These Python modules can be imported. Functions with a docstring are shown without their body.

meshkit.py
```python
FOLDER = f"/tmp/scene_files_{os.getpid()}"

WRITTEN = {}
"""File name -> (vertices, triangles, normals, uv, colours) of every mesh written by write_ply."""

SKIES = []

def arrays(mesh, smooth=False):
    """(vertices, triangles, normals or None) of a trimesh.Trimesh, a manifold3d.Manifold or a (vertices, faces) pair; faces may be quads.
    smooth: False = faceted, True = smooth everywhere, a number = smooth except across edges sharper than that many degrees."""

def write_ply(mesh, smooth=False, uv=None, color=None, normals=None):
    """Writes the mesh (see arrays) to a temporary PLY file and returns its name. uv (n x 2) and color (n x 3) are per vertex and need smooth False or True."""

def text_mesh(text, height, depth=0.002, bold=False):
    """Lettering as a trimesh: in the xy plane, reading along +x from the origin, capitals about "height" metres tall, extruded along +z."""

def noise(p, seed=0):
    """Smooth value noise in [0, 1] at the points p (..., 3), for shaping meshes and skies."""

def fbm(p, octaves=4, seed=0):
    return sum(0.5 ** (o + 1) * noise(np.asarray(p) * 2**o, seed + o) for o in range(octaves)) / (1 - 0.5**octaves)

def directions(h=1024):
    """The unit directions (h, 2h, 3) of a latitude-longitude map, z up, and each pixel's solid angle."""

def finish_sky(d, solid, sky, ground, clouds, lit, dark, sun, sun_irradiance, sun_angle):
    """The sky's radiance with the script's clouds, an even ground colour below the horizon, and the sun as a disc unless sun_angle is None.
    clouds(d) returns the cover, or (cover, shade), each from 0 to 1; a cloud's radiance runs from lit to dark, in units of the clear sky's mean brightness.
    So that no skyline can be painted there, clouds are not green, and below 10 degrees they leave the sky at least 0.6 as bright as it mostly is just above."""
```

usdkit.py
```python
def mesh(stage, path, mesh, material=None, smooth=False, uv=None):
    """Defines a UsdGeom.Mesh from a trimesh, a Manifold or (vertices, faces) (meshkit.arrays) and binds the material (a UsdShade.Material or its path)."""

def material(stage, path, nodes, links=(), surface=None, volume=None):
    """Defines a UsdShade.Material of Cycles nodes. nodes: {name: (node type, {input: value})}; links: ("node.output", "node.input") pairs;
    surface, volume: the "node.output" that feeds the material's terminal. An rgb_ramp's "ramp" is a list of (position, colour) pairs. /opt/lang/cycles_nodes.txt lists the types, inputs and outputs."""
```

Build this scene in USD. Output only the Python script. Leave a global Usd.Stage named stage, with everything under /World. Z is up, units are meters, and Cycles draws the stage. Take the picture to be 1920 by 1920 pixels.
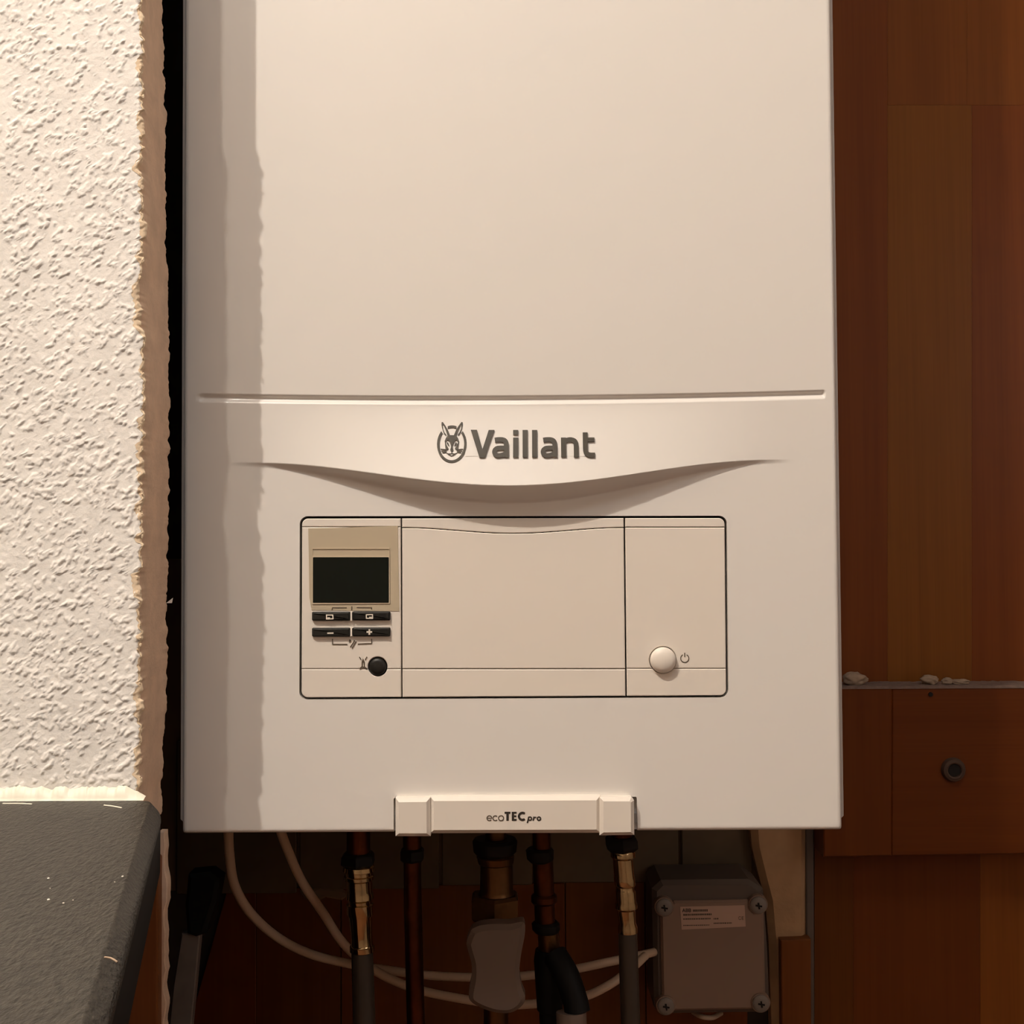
import math, random
import numpy as np, trimesh, manifold3d as m3
import usdkit, meshkit
from shapely.geometry import Polygon, LineString, Point, box as sbox, MultiPolygon
from shapely.ops import unary_union
from shapely import affinity
from pxr import Usd, UsdGeom, UsdLux, UsdShade, Gf, Sdf

random.seed(7); rng = np.random.default_rng(7)
stage = Usd.Stage.CreateInMemory()
UsdGeom.SetStageUpAxis(stage, UsdGeom.Tokens.z); UsdGeom.SetStageMetersPerUnit(stage, 1.0)
UsdGeom.Xform.Define(stage, '/World'); UsdGeom.Scope.Define(stage, '/World/Looks')

# ------------------------------------------------------------------ camera
F = 2277.0; CAM = np.array([0.001, -0.8, 1.05])
TH, PH = math.radians(1.8), math.radians(0.31)
_f = np.array([0, math.cos(TH), math.sin(TH)]); _x = np.array([1.0, 0, 0]); _u = np.array([0, -math.sin(TH), math.cos(TH)])
RT = _x * math.cos(PH) - _u * math.sin(PH); UP = _u * math.cos(PH) + _x * math.sin(PH)
cam = UsdGeom.Camera.Define(stage, '/World/camera')
cam.CreateHorizontalApertureAttr(36.0); cam.CreateVerticalApertureAttr(36.0); cam.CreateFocalLengthAttr(36.0 * F / 1920)
cam.CreateClippingRangeAttr(Gf.Vec2f(0.02, 50)); cam.CreateExposureAttr(-0.08)
M4 = Gf.Matrix4d(1); 
for i, r in enumerate((RT, UP, -_f)): M4.SetRow(i, Gf.Vec4d(*r, 0))
M4.SetRow(3, Gf.Vec4d(*CAM, 1)); cam.AddTransformOp().Set(M4)

# ------------------------------------------------------------------ lights (ceiling spots and a globe lamp above the camera, a window in the right wall)
def bulb(name, p, power, color, r=0.012):
    l = UsdLux.SphereLight.Define(stage, '/World/' + name); l.CreateRadiusAttr(r); l.CreateIntensityAttr(power / (4 * math.pi * r * r * math.pi)); l.CreateColorAttr(Gf.Vec3f(*color))
    l.AddTranslateOp().Set(Gf.Vec3d(*p))
WARM = (1.0, 0.905, 0.80)
bulb('ceiling_bulb', (-0.895, -1.06, 2.87), 126.0, WARM)
bulb('ceiling_bulb_001', (-0.61, -1.06, 2.88), 38.0, WARM, 0.02)
bulb('ceiling_globe', (-0.05, -1.35, 2.82), 17.0, (0.80, 0.89, 1.0), 0.13)
dl = UsdLux.RectLight.Define(stage, '/World/window_daylight'); dl.CreateWidthAttr(0.6); dl.CreateHeightAttr(0.8); dl.CreateIntensityAttr(2.0); dl.CreateColorAttr(Gf.Vec3f(0.98, 0.93, 0.92))
dl.AddTranslateOp().Set(Gf.Vec3d(1.285, -1.2, 1.5)); dl.AddRotateXYZOp().Set(Gf.Vec3f(0, 90, 0))

# ------------------------------------------------------------------ helpers
def ray(px, py): return _f + RT * (px - 960) / F - UP * (py - 960) / F
def at(px, py, Y):
    d = ray(px, py); return CAM + d * (Y - CAM[1]) / d[1]
def atz(px, py, Z):
    d = ray(px, py); return CAM + d * (Z - CAM[2]) / d[2]
def ppm(Y): return F / (Y - CAM[1])
_names = {}
def npath(name, parent='/World'):
    k = (str(parent), name); n = _names.get(k, 0); _names[k] = n + 1
    return f"{parent}/{name}" if n == 0 else f"{parent}/{name}_{n:03d}"
def tag(p, label=None, cat=None, group=None, kind=None):
    p = p.GetPrim() if hasattr(p, 'GetPrim') else p
    for k, v in (('label', label), ('category', cat), ('group', group), ('kind', kind)):
        if v: p.SetCustomDataByKey(k, v)
    return p
def thing(name, label, cat, group=None, kind=None):
    x = UsdGeom.Xform.Define(stage, npath(name)); tag(x, label, cat, group, kind); return x.GetPath()
def obj(name, mesh, mat, parent='/World', smooth=30, label=None, cat=None, group=None, kind=None):
    m = usdkit.mesh(stage, npath(name, parent), mesh, mat, smooth=smooth); tag(m, label, cat, group, kind); return m.GetPath()
cat_ = lambda ms: trimesh.util.concatenate([m for m in ms if m is not None])
def tm(man):
    m = man.to_mesh(); return trimesh.Trimesh(m.vert_properties[:, :3], m.tri_verts, process=False)
def man(t):
    return m3.Manifold(m3.Mesh(np.asarray(t.vertices, np.float32), np.asarray(t.faces, np.uint32)))
def bx(x0, x1, y0, y1, z0, z1, c=0.0):
    """box with chamfered edges"""
    if c <= 0:
        m = trimesh.creation.box((abs(x1 - x0), abs(y1 - y0), abs(z1 - z0))); m.apply_translation(((x0 + x1) / 2, (y0 + y1) / 2, (z0 + z1) / 2)); return m
    pts = []
    for sx in (0, 1):
        for sy in (0, 1):
            for sz in (0, 1):
                p = np.array([(x0, x1)[sx], (y0, y1)[sy], (z0, z1)[sz]]); s = np.array([1 - 2 * sx, 1 - 2 * sy, 1 - 2 * sz]) * c
                for k in range(3):
                    q = p + s; q[k] = p[k]; pts.append(q)
    return trimesh.convex.convex_hull(np.array(pts))
def geoms(g): return [x for x in getattr(g, 'geoms', [g]) if x.geom_type == 'Polygon' and x.area > 1e-12]
def prism(poly, yf, depth, c=0.0, mapY=None):
    """poly in world (x,z) -> solid from y=yf (front) back to yf+depth, front edge chamfered by c; mapY(x,z) adds a surface offset"""
    out = []
    for g in geoms(poly):
        g = Polygon(g.exterior.coords, [h.coords for h in g.interiors])
        if g.interiors or c <= 0:
            m = trimesh.creation.extrude_polygon(g, depth, engine='earcut'); v = m.vertices.copy()
            m.vertices = np.c_[v[:, 0], yf + v[:, 2], v[:, 1]]; m.faces = m.faces[:, ::-1]
        else:
            r = np.array(g.exterior.coords)[:-1]
            if Polygon(r).exterior.is_ccw is False: r = r[::-1]
            e = np.roll(r, -1, 0) - r; keep = np.linalg.norm(e, axis=1) > 1e-7; r = r[keep]; e = np.roll(r, -1, 0) - r; e /= np.linalg.norm(e, axis=1)[:, None]
            nrm = np.c_[-e[:, 1], e[:, 0]]; a = np.roll(nrm, 1, 0) + nrm; a /= np.maximum(np.linalg.norm(a, axis=1)[:, None], 1e-9)
            k = 1 / np.maximum((a * nrm).sum(1), 0.4); ins = r + a * (c * k)[:, None]
            n = len(r); V = np.vstack([np.c_[ins[:, 0], np.full(n, yf), ins[:, 1]], np.c_[r[:, 0], np.full(n, yf + c), r[:, 1]], np.c_[r[:, 0], np.full(n, yf + depth), r[:, 1]]])
            Fc = []
            for L in (0, 1):
                for i in range(n):
                    j = (i + 1) % n; Fc += [[L * n + i, L * n + j, (L + 1) * n + j], [L * n + i, (L + 1) * n + j, (L + 1) * n + i]]
            import mapbox_earcut
            t1 = mapbox_earcut.triangulate_float64(ins, np.array([n], np.uint32)).reshape(-1, 3)
            Fc = np.vstack([np.array(Fc), t1, t1[:, ::-1] + 2 * n]) if len(t1) else np.array(Fc)
            m = trimesh.Trimesh(V, Fc, process=False); trimesh.repair.fix_normals(m)
        if mapY is not None:
            v = m.vertices.copy(); v[:, 1] += mapY(v[:, 0], v[:, 2]); m.vertices = v
        out.append(m)
    return cat_(out)
def px2w(poly, Y):
    """polygon in photo pixels -> world (x,z) on the plane y=Y"""
    def ring(c): return [(lambda p: (p[0], p[2]))(at(x, y, Y)) for x, y in c]
    return MultiPolygon([Polygon(ring(g.exterior.coords), [ring(h.coords) for h in g.interiors]) for g in geoms(poly)])
def rect(x0, y0, x1, y1, r=0):
    p = sbox(x0, y0, x1, y1); return p.buffer(-r).buffer(r, quad_segs=6) if r else p
def stroke(pts, w, cap='flat'): return LineString(pts).buffer(w / 2, cap_style=cap, join_style='round', quad_segs=10)
def arc(cx, cy, r, a0, a1, n=20, ry=None):
    ry = ry or r; return [(cx + r * math.cos(math.radians(a)), cy + ry * math.sin(math.radians(a))) for a in np.linspace(a0, a1, n)]
def lathe_z(prof, seg=32, axis=None):
    """rings (cx, cy, z, r) -> closed surface"""
    V, Fc = [], []; a = np.arange(seg) / seg * 2 * math.pi + math.pi / seg
    for cx, cy, z, r in prof: V += [(cx + r * math.cos(t), cy + r * math.sin(t), z) for t in a]
    n = len(prof)
    for i in range(n - 1):
        for j in range(seg):
            k = (j + 1) % seg; Fc += [[i * seg + j, (i + 1) * seg + j, (i + 1) * seg + k], [i * seg + j, (i + 1) * seg + k, i * seg + k]]
    V += [(prof[0][0], prof[0][1], prof[0][2]), (prof[-1][0], prof[-1][1], prof[-1][2])]
    for j in range(seg):
        k = (j + 1) % seg; Fc += [[n * seg, j, k], [n * seg + 1, (n - 1) * seg + k, (n - 1) * seg + j]]
    m = trimesh.Trimesh(V, Fc, process=False); trimesh.repair.fix_normals(m); return m
def pipe_px(Y, rows, seg=32):
    """rows (px, py, half width in pixels) down a vertical pipe that stands at depth Y"""
    s = ppm(Y); out = []
    for x, y, h in rows:
        p = at(x, y, Y); out.append((p[0], Y, p[2], h / s))
    return lathe_z(out, seg)
def lathe_y(px, py, Y, prof, seg=40):
    """turned shape facing the camera: prof = (y offset, radius in px) from the front to the back; front closed"""
    c = at(px, py, Y); s = ppm(Y); m = lathe_z([(0, 0, y, r / s) for y, r in prof], seg); v = m.vertices.copy()
    m.vertices = np.c_[c[0] + v[:, 0], Y + v[:, 2], c[2] + v[:, 1]]; trimesh.repair.fix_normals(m); return m
def spline(P, n=12):
    P = np.array(P, float); Q = np.vstack([2 * P[0] - P[1], P, 2 * P[-1] - P[-2]]); out = []
    for i in range(1, len(Q) - 2):
        for t in np.linspace(0, 1, n, endpoint=False):
            a, b, c, d = Q[i - 1:i + 3]; out.append(0.5 * (2 * b + (c - a) * t + (2 * a - 5 * b + 4 * c - d) * t * t + (3 * b - a - 3 * c + d) * t ** 3))
    return np.array(out + [P[-1]])
def tube(P, r, seg=14):
    P = np.asarray(P); T = np.gradient(P, axis=0); T /= np.linalg.norm(T, axis=1)[:, None]; N = np.array([0.0, 1, 0.02]); V, Fc = [], []
    for p, t in zip(P, T):
        n = N - t * (N @ t); n /= np.linalg.norm(n); b = np.cross(t, n); N = n
        V += [p + r * (math.cos(a) * n + math.sin(a) * b) for a in np.arange(seg) / seg * 2 * math.pi]
    for i in range(len(P) - 1):
        for j in range(seg):
            k = (j + 1) % seg; Fc += [[i * seg + j, (i + 1) * seg + k, (i + 1) * seg + j], [i * seg + j, i * seg + k, (i + 1) * seg + k]]
    V += [P[0], P[-1]]; n = len(P)
    for j in range(seg):
        k = (j + 1) % seg; Fc += [[n * seg, k, j], [n * seg + 1, (n - 1) * seg + j, (n - 1) * seg + k]]
    m = trimesh.Trimesh(V, Fc, process=False); trimesh.repair.fix_normals(m); return m
def blob(c, r, seed, amp=0.35, sub=3):
    m = trimesh.creation.icosphere(subdivisions=sub); v = m.vertices; k = 1 + amp * (meshkit.fbm(v * 1.7 + seed * 7.3, 3, seed)[:, None] * 2 - 1)
    m.vertices = v * k * np.asarray(r) + np.asarray(c); return m

# ------------------------------------------------------------------ materials
def mat(name, col, rough=0.5, metal=0.0, spec=0.5, var=0.0, scale=30, bump=0.0, bscale=400, bdist=0.0005, coat=0.0, col2=None, stretch=(1, 1, 1), detail=3, croughness=0.1):
    nodes = {'p': ('principled_bsdf', {'base_color': col, 'roughness': rough, 'metallic': metal, 'specular_ior_level': spec, 'coat_weight': coat, 'coat_roughness': croughness}), 'g': ('texture_coordinate', {})}
    links = []
    if var or col2 is not None:
        c = np.array(col); lo, hi = (c * (1 - var), np.minimum(c * (1 + var), 1)) if col2 is None else (c, np.array(col2))
        nodes.update({'m': ('mapping', {'scale': stretch}), 'n': ('noise_texture', {'scale': scale, 'detail': detail, 'roughness': 0.6}), 'r': ('rgb_ramp', {'ramp': [(0.3, tuple(lo)), (0.7, tuple(hi))]})})
        links += [('g.object', 'm.vector'), ('m.vector', 'n.vector'), ('n.fac', 'r.fac'), ('r.color', 'p.base_color')]
    if bump:
        nodes.update({'bn': ('noise_texture', {'scale': bscale, 'detail': 3}), 'b': ('bump', {'strength': bump, 'distance': bdist})})
        links += ([('g.object', 'bn.vector')] if stretch == (1, 1, 1) else [('m.vector', 'bn.vector')]) + [('bn.fac', 'b.height'), ('b.normal', 'p.normal')]
    return usdkit.material(stage, '/World/Looks/' + name, nodes, links, surface='p.BSDF')
def wood(name, c1, c2, axis='z', rough=0.38, seed=0.0):
    st = (1, 1, 0.035) if axis == 'z' else (0.035, 1, 1)
    st2 = (1, 1, 0.012) if axis == 'z' else (0.012, 1, 1)
    nodes = {'g': ('texture_coordinate', {}), 'm': ('mapping', {'scale': st, 'location': (seed, seed * 0.7, seed * 0.3)}), 'n': ('noise_texture', {'scale': 60, 'detail': 5, 'roughness': 0.6, 'distortion': 0.6}),
             'm2': ('mapping', {'scale': st2, 'location': (seed * 2, seed, seed)}), 'n2': ('noise_texture', {'scale': 420, 'detail': 2}), 'mx': ('mix_float', {'fac': 0.35}),
             'r': ('rgb_ramp', {'ramp': [(0.32, c1), (0.68, c2)]}), 'p': ('principled_bsdf', {'roughness': rough, 'specular_ior_level': 0.22}), 'b': ('bump', {'strength': 0.15, 'distance': 0.0003})}
    links = [('g.object', 'm.vector'), ('m.vector', 'n.vector'), ('g.object', 'm2.vector'), ('m2.vector', 'n2.vector'), ('n.fac', 'mx.a'), ('n2.fac', 'mx.b'), ('mx.result', 'r.fac'), ('r.color', 'p.base_color'), ('n2.fac', 'b.height'), ('b.normal', 'p.normal')]
    return usdkit.material(stage, '/World/Looks/' + name, nodes, links, surface='p.BSDF')
W_CASE = (0.80, 0.765, 0.715)
M = dict(
    frame=mat('grey_enamel', (0.50, 0.46, 0.42), 0.4),
    casing=mat('white_enamel', W_CASE, 0.36, bump=0.05, bscale=900, bdist=0.0002, coat=0.45, croughness=0.055),
    plastic=mat('white_plastic', (0.80, 0.735, 0.65), 0.45, bump=0.04, bscale=1500, bdist=0.0001),
    film=mat('beige_film', (0.50, 0.42, 0.30), 0.35), bezel=mat('beige_bezel', (0.55, 0.46, 0.33), 0.4),
    display=mat('dark_display', (0.006, 0.008, 0.006), 0.12, spec=0.2), rubber=mat('black_rubber', (0.012, 0.011, 0.009), 0.45, spec=0.35),
    print=mat('dark_print', (0.10, 0.075, 0.05), 0.6), printblack=mat('black_print', (0.03, 0.022, 0.015), 0.6), printlight=mat('light_print', (0.75, 0.68, 0.58), 0.6),
    letter=mat('grey_lettering', (0.060, 0.051, 0.036), 0.35),
    plaster=mat('rough_white_plaster', (0.90, 0.865, 0.81), 0.9, spec=0.15, var=0.05, scale=25, bump=0.35, bscale=900, bdist=0.0004),
    board=mat('plasterboard_edge', (0.68, 0.50, 0.37), 0.9, spec=0.1, var=0.10, scale=60, bump=0.4, bscale=500, bdist=0.0006),
    paper=mat('torn_paper', (0.78, 0.62, 0.44), 0.9, spec=0.1, var=0.12, scale=200),
    caulk=mat('cream_sealant', (0.86, 0.82, 0.68), 0.45),
    worktop=mat('dark_laminate', (0.013, 0.011, 0.0085), 0.5, spec=0.35, col2=(0.054, 0.047, 0.036), scale=520, bump=0.9, bscale=480, bdist=0.0010, stretch=(1, 0.42, 1), detail=4),
    speck=mat('white_speck', (0.85, 0.8, 0.72), 0.7),
    wall=mat('painted_wall', (0.26, 0.21, 0.17), 0.9, var=0.04), ceil=mat('ceiling_paint', (0.42, 0.37, 0.31), 0.9), floor=mat('terracotta_floor', (0.14, 0.06, 0.028), 0.5, var=0.2, scale=6),
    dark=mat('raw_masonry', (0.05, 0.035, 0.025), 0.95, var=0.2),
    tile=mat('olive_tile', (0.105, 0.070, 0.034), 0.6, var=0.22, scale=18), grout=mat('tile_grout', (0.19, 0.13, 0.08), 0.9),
    cream=mat('cream_plaster', (0.46, 0.29, 0.155), 0.9, var=0.12, scale=30, bump=0.3, bscale=150, bdist=0.002),
    copper=mat('aged_copper', (0.10, 0.030, 0.012), 0.42, metal=1.0, var=0.25, scale=50), brass=mat('brass', (0.60, 0.44, 0.24), 0.13, metal=1.0, var=0.2, scale=80),
    olddbrass=mat('old_brass', (0.15, 0.075, 0.03), 0.4, metal=1.0, var=0.2, scale=60),
    blacknut=mat('black_nut', (0.006, 0.005, 0.004), 0.5, spec=0.25), insul=mat('grey_pipe_sleeve', (0.055, 0.043, 0.032), 0.45), blackpl=mat('black_plastic', (0.003, 0.003, 0.003), 0.6, spec=0.25),
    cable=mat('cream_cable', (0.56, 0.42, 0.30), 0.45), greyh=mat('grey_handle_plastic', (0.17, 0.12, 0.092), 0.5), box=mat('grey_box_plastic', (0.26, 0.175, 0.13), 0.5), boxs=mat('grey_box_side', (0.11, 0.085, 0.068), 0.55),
    screw=mat('grey_screw', (0.22, 0.19, 0.165), 0.5), label=mat('silver_label', (0.52, 0.36, 0.28), 0.5), greypvc=mat('grey_strip', (0.17, 0.135, 0.11), 0.55, var=0.15, scale=40),
    debris=mat('plaster_crumb', (0.36, 0.26, 0.18), 0.95, var=0.15, scale=200), dust=mat('grey_dust', (0.20, 0.135, 0.105), 0.95, var=0.2, scale=150), cap=mat('cap_plastic', (0.085, 0.05, 0.034), 0.7, spec=0.2), hole=mat('dark_hole', (0.01, 0.006, 0.004), 0.9),
)
WA = wood('wood_reddish', (0.165, 0.040, 0.006), (0.205, 0.054, 0.008), seed=1.3)
WB = wood('wood_golden', (0.190, 0.061, 0.007), (0.235, 0.080, 0.010), seed=4.1)
WC = wood('wood_brown', (0.175, 0.049, 0.006), (0.220, 0.066, 0.009), seed=7.7)
WD = wood('wood_dark_reddish', (0.120, 0.027, 0.0035), (0.150, 0.038, 0.005), seed=5.3)
WE = wood('wood_dark_brown', (0.105, 0.029, 0.0035), (0.135, 0.040, 0.005), seed=3.3)
WH = wood('wood_crosswise', (0.115, 0.025, 0.003), (0.145, 0.036, 0.0045), axis='x', seed=2.2)
WL = wood('wood_cabinet', (0.15, 0.045, 0.009), (0.19, 0.06, 0.013), seed=9.2)

# ------------------------------------------------------------------ room shell
XL, XR, YF, YB, ZC = -1.6, 1.3, -2.6, 0.33, 3.0
obj('floor', bx(XL, XR, YF, YB + .1, -.05, 0), M['floor'], kind='structure', label='terracotta coloured floor of the room', cat='floor')
obj('ceiling', bx(XL, XR, YF, YB + .1, ZC, ZC + .05), M['ceil'], kind='structure', label='plain white ceiling of the room', cat='ceiling')
obj('wall_right', bx(XR, XR + .05, YF, YB + .1, 0, ZC), M['wall'], kind='structure', label='plain painted wall at the right side of the room', cat='wall')
obj('wall_front', bx(XL, XR, YF - .05, YF, 0, ZC), M['wall'], kind='structure', label='plain painted wall facing the heater', cat='wall')
obj('wall_outer', bx(XL - .05, XL, YF, YB + .1, 0, ZC), M['wall'], kind='structure', label='plain painted wall far from the heater', cat='wall')
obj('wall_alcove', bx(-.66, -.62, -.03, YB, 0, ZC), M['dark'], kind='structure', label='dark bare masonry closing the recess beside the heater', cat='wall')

# back wall with a band of tiles, wood below it
wb = thing('wall_back', 'dark wall behind the heater with olive tiles above brown boards', 'wall', kind='structure')
zt_ = at(900, 1655, YB)[2]
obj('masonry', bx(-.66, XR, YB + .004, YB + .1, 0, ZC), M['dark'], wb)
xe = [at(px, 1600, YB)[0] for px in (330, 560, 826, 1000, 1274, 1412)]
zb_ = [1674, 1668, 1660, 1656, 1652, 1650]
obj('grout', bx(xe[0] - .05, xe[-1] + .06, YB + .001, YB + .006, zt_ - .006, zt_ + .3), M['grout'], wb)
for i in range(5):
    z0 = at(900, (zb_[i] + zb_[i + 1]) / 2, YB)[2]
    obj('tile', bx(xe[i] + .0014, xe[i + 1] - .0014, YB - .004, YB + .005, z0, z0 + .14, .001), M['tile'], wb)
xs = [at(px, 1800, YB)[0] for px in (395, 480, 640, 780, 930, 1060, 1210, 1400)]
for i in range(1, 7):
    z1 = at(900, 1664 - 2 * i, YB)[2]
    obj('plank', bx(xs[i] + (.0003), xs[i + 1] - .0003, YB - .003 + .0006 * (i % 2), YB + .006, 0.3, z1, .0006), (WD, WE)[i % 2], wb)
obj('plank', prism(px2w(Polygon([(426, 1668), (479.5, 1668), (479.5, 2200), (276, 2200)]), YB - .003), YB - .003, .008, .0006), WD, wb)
pp = px2w(Polygon([(560, 1672), (600, 1664), (640, 1668), (660, 1676), (640, 1690), (610, 1684), (590, 1694), (570, 1686)]), YB - .006)
obj('plaster_patch', prism(pp, YB - .005, .005, .0022), M['grout'], wb)

# wood panelling at the right of the heater
def wpoly(name, poly, Y, th, m, parent, c=.0006): return obj(name, prism(px2w(poly, Y), Y, th, c), m, parent)
wp = thing('wood_panelling', 'tall brown wood panel of upright staves right of the heater, above the ledge board', 'panel')
YP = YB - .012
STV = [((1480, -60, 1664, 1296), WA), ((1664.1, -60, 1813, 197), WC), ((1664.1, 197.15, 1822, 1296), WB), ((1813.1, -60, 2020, 197), WC), ((1822.1, 197.15, 2020, 1296), WA), ((1664.1, -300, 2020, -60.6), WB), ((1480, -300, 1664, -60.6), WC)]
for (a, b, c, d), m in STV: wpoly('stave', sbox(a, b, c, d), YP, .0065, m, wp, .0001)
xr_ = at(2020, 600, YP)[0]
for k in range(5):
    obj('stave', bx(xr_ + .0003 + k * .085, xr_ + .0847 + k * .085, YP, YP + .0065, at(960, 1296, YP)[2], 1.72, .0004), (WC, WB, WA)[k % 3], wp)
# ledge board
lb = thing('ledge_board', 'thick brown wood board with crosswise grain, standing out like a ledge below the tall panel', 'board')
YL = YB - .052
pl = lambda x0, y0, x1, y1: Polygon([(x0, y0), (x1, y0 - .0054 * (x1 - x0)), (x1, y1 - .0054 * (x1 - x0)), (x0, y1)])
obj('board_block', prism(px2w(Polygon([(1540, 1291), (1673, 1291), (1672, 1605), (1545, 1607)]), YL), YL, .045, .001), WD, lb)
obj('board_block', prism(px2w(Polygon([(1673.1, 1291), (2020, 1289), (2020, 1600), (1672.1, 1605)]), YL), YL + .0004, .045, .001), WH, lb)
p0 = at(1673, 1291, YL); xl_ = at(2020, 1400, YL)[0]; zl0 = at(2020, 1600, YL)[2]
obj('board_block', bx(xl_ + .0004, XR, YL + .0004, YL + .045, zl0, at(2020, 1289, YL)[2], .001), WH, lb)
tp = at(1545, 1291, YL); top = [(tp[0], 0)]
n = 90; X = np.linspace(at(1545, 1291, YL)[0], at(2010, 1291, YL)[0], n); Yr = np.linspace(YL, YL + .0405, 12)
gx, gy = np.meshgrid(X, Yr, indexing='ij'); hz = .0006 + .0016 * meshkit.fbm(np.stack([gx * 220, gy * 220, gx * 0], -1), 3, 3)
zz = at(1673, 1291, YL)[2] - .0003 + hz * np.clip((gy - YL) / .004, 0, 1) + .0006 * np.clip((gy - YL) / .002, 0, 1)
def grid_faces(nx, ny):
    i = np.arange(nx - 1)[:, None] * ny + np.arange(ny - 1)[None]; i = i.ravel()
    return np.vstack([np.c_[i, i + ny, i + ny + 1], np.c_[i, i + ny + 1, i + 1]])
dustm = trimesh.Trimesh(np.stack([gx, gy, zz], -1).reshape(-1, 3), grid_faces(n, 12), process=False)
obj('dust_layer', dustm, M['dust'], lb, smooth=True)
cp = lathe_y(1787, 1443, YL, [(-.003, 0.5), (-.003, 12.0), (-.0045, 12.6), (-.005, 15), (-.004, 20), (-.001, 22.5), (.004, 22.5)])
nb = lathe_y(1745, 1302, YL, [(-.0006, 0.4), (-.0008, 4), (.003, 4.5)], 12)
obj('nail_hole', nb, M['hole'], lb, label='dark nail hole')
rc = thing('pipe_plug', 'small round brown plastic cap with a dark centre on the ledge board', 'plug')
obj('ring', cp, M['cap'], rc); obj('socket', lathe_y(1787, 1443, YL, [(-.0034, .3), (-.0034, 11.5), (-.001, 11.6)], 24), M['hole'], rc)
for (px, py, r, lab, sd) in ((1601, 1268, (.0105, .008, .0065), 'plaster crumb on the ledge board half hidden by the heater edge', 1), (1743, 1274, (.0078, .006, .0048), 'orange-tinted plaster crumb on the ledge board, above the nail hole', 2), (1776, 1280, (.005, .0045, .0035), 'greyish plaster crumb just right of the orange-tinted one on the ledge', 3), (1800, 1277, (.0085, .005, .0028), 'flat sliver of plaster at the end of the crumbs on the ledge', 4)):
    p = at(px, py, YL + .018); z = at(1673, 1291, YL)[2] + .0014 + r[2] * .8
    obj('plaster_crumb', blob((p[0], YL + .018, z), r, sd), M['debris'], smooth=40, label=lab, cat='plaster crumb', group='plaster crumbs on the ledge board')
# lower panel
lw = thing('wood_dado', 'brown wood panel of upright staves below the ledge board', 'panel')
for (a, b, c, d), m in (((1527, 1590, 1600, 2300), WE), ((1600.1, 1590, 1838, 2300), WD), ((1838.1, 1590, 2030, 2300), WC)):
    wpoly('stave', sbox(a, b, c, d), YP, .0065, m, lw, .0001)
obj('wood_offcut', prism(px2w(Polygon([(1464, 1763), (1521, 1761), (1523, 2300), (1469, 2300)]), YB - .03), YB - .03, .03, .001), WL, label='narrow upright offcut of orange-brown wood beside the junction box', cat='wood offcut')
# plaster column
colp = px2w(Polygon([(1405, 1500), (1412, 1590), (1424, 1640), (1437, 1690), (1444, 1770), (1450, 1950), (1515, 1950), (1515, 1500)]), YB - .02)
cm = prism(colp, YB - .02, .02, .006)
obj('plaster_column', cm, M['cream'], label='cream plaster column with slanted edge behind the junction box', cat='plaster column')
obj('trim_1', prism(px2w(Polygon([(1511, 1500), (1526, 1500), (1528, 2200), (1514, 2200)]), YB - .018), YB - .018, .018, .001), M['boxs'], kind='structure', label='thin dark grey upright strip between plaster column and wood panel', cat='trim')

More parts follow.
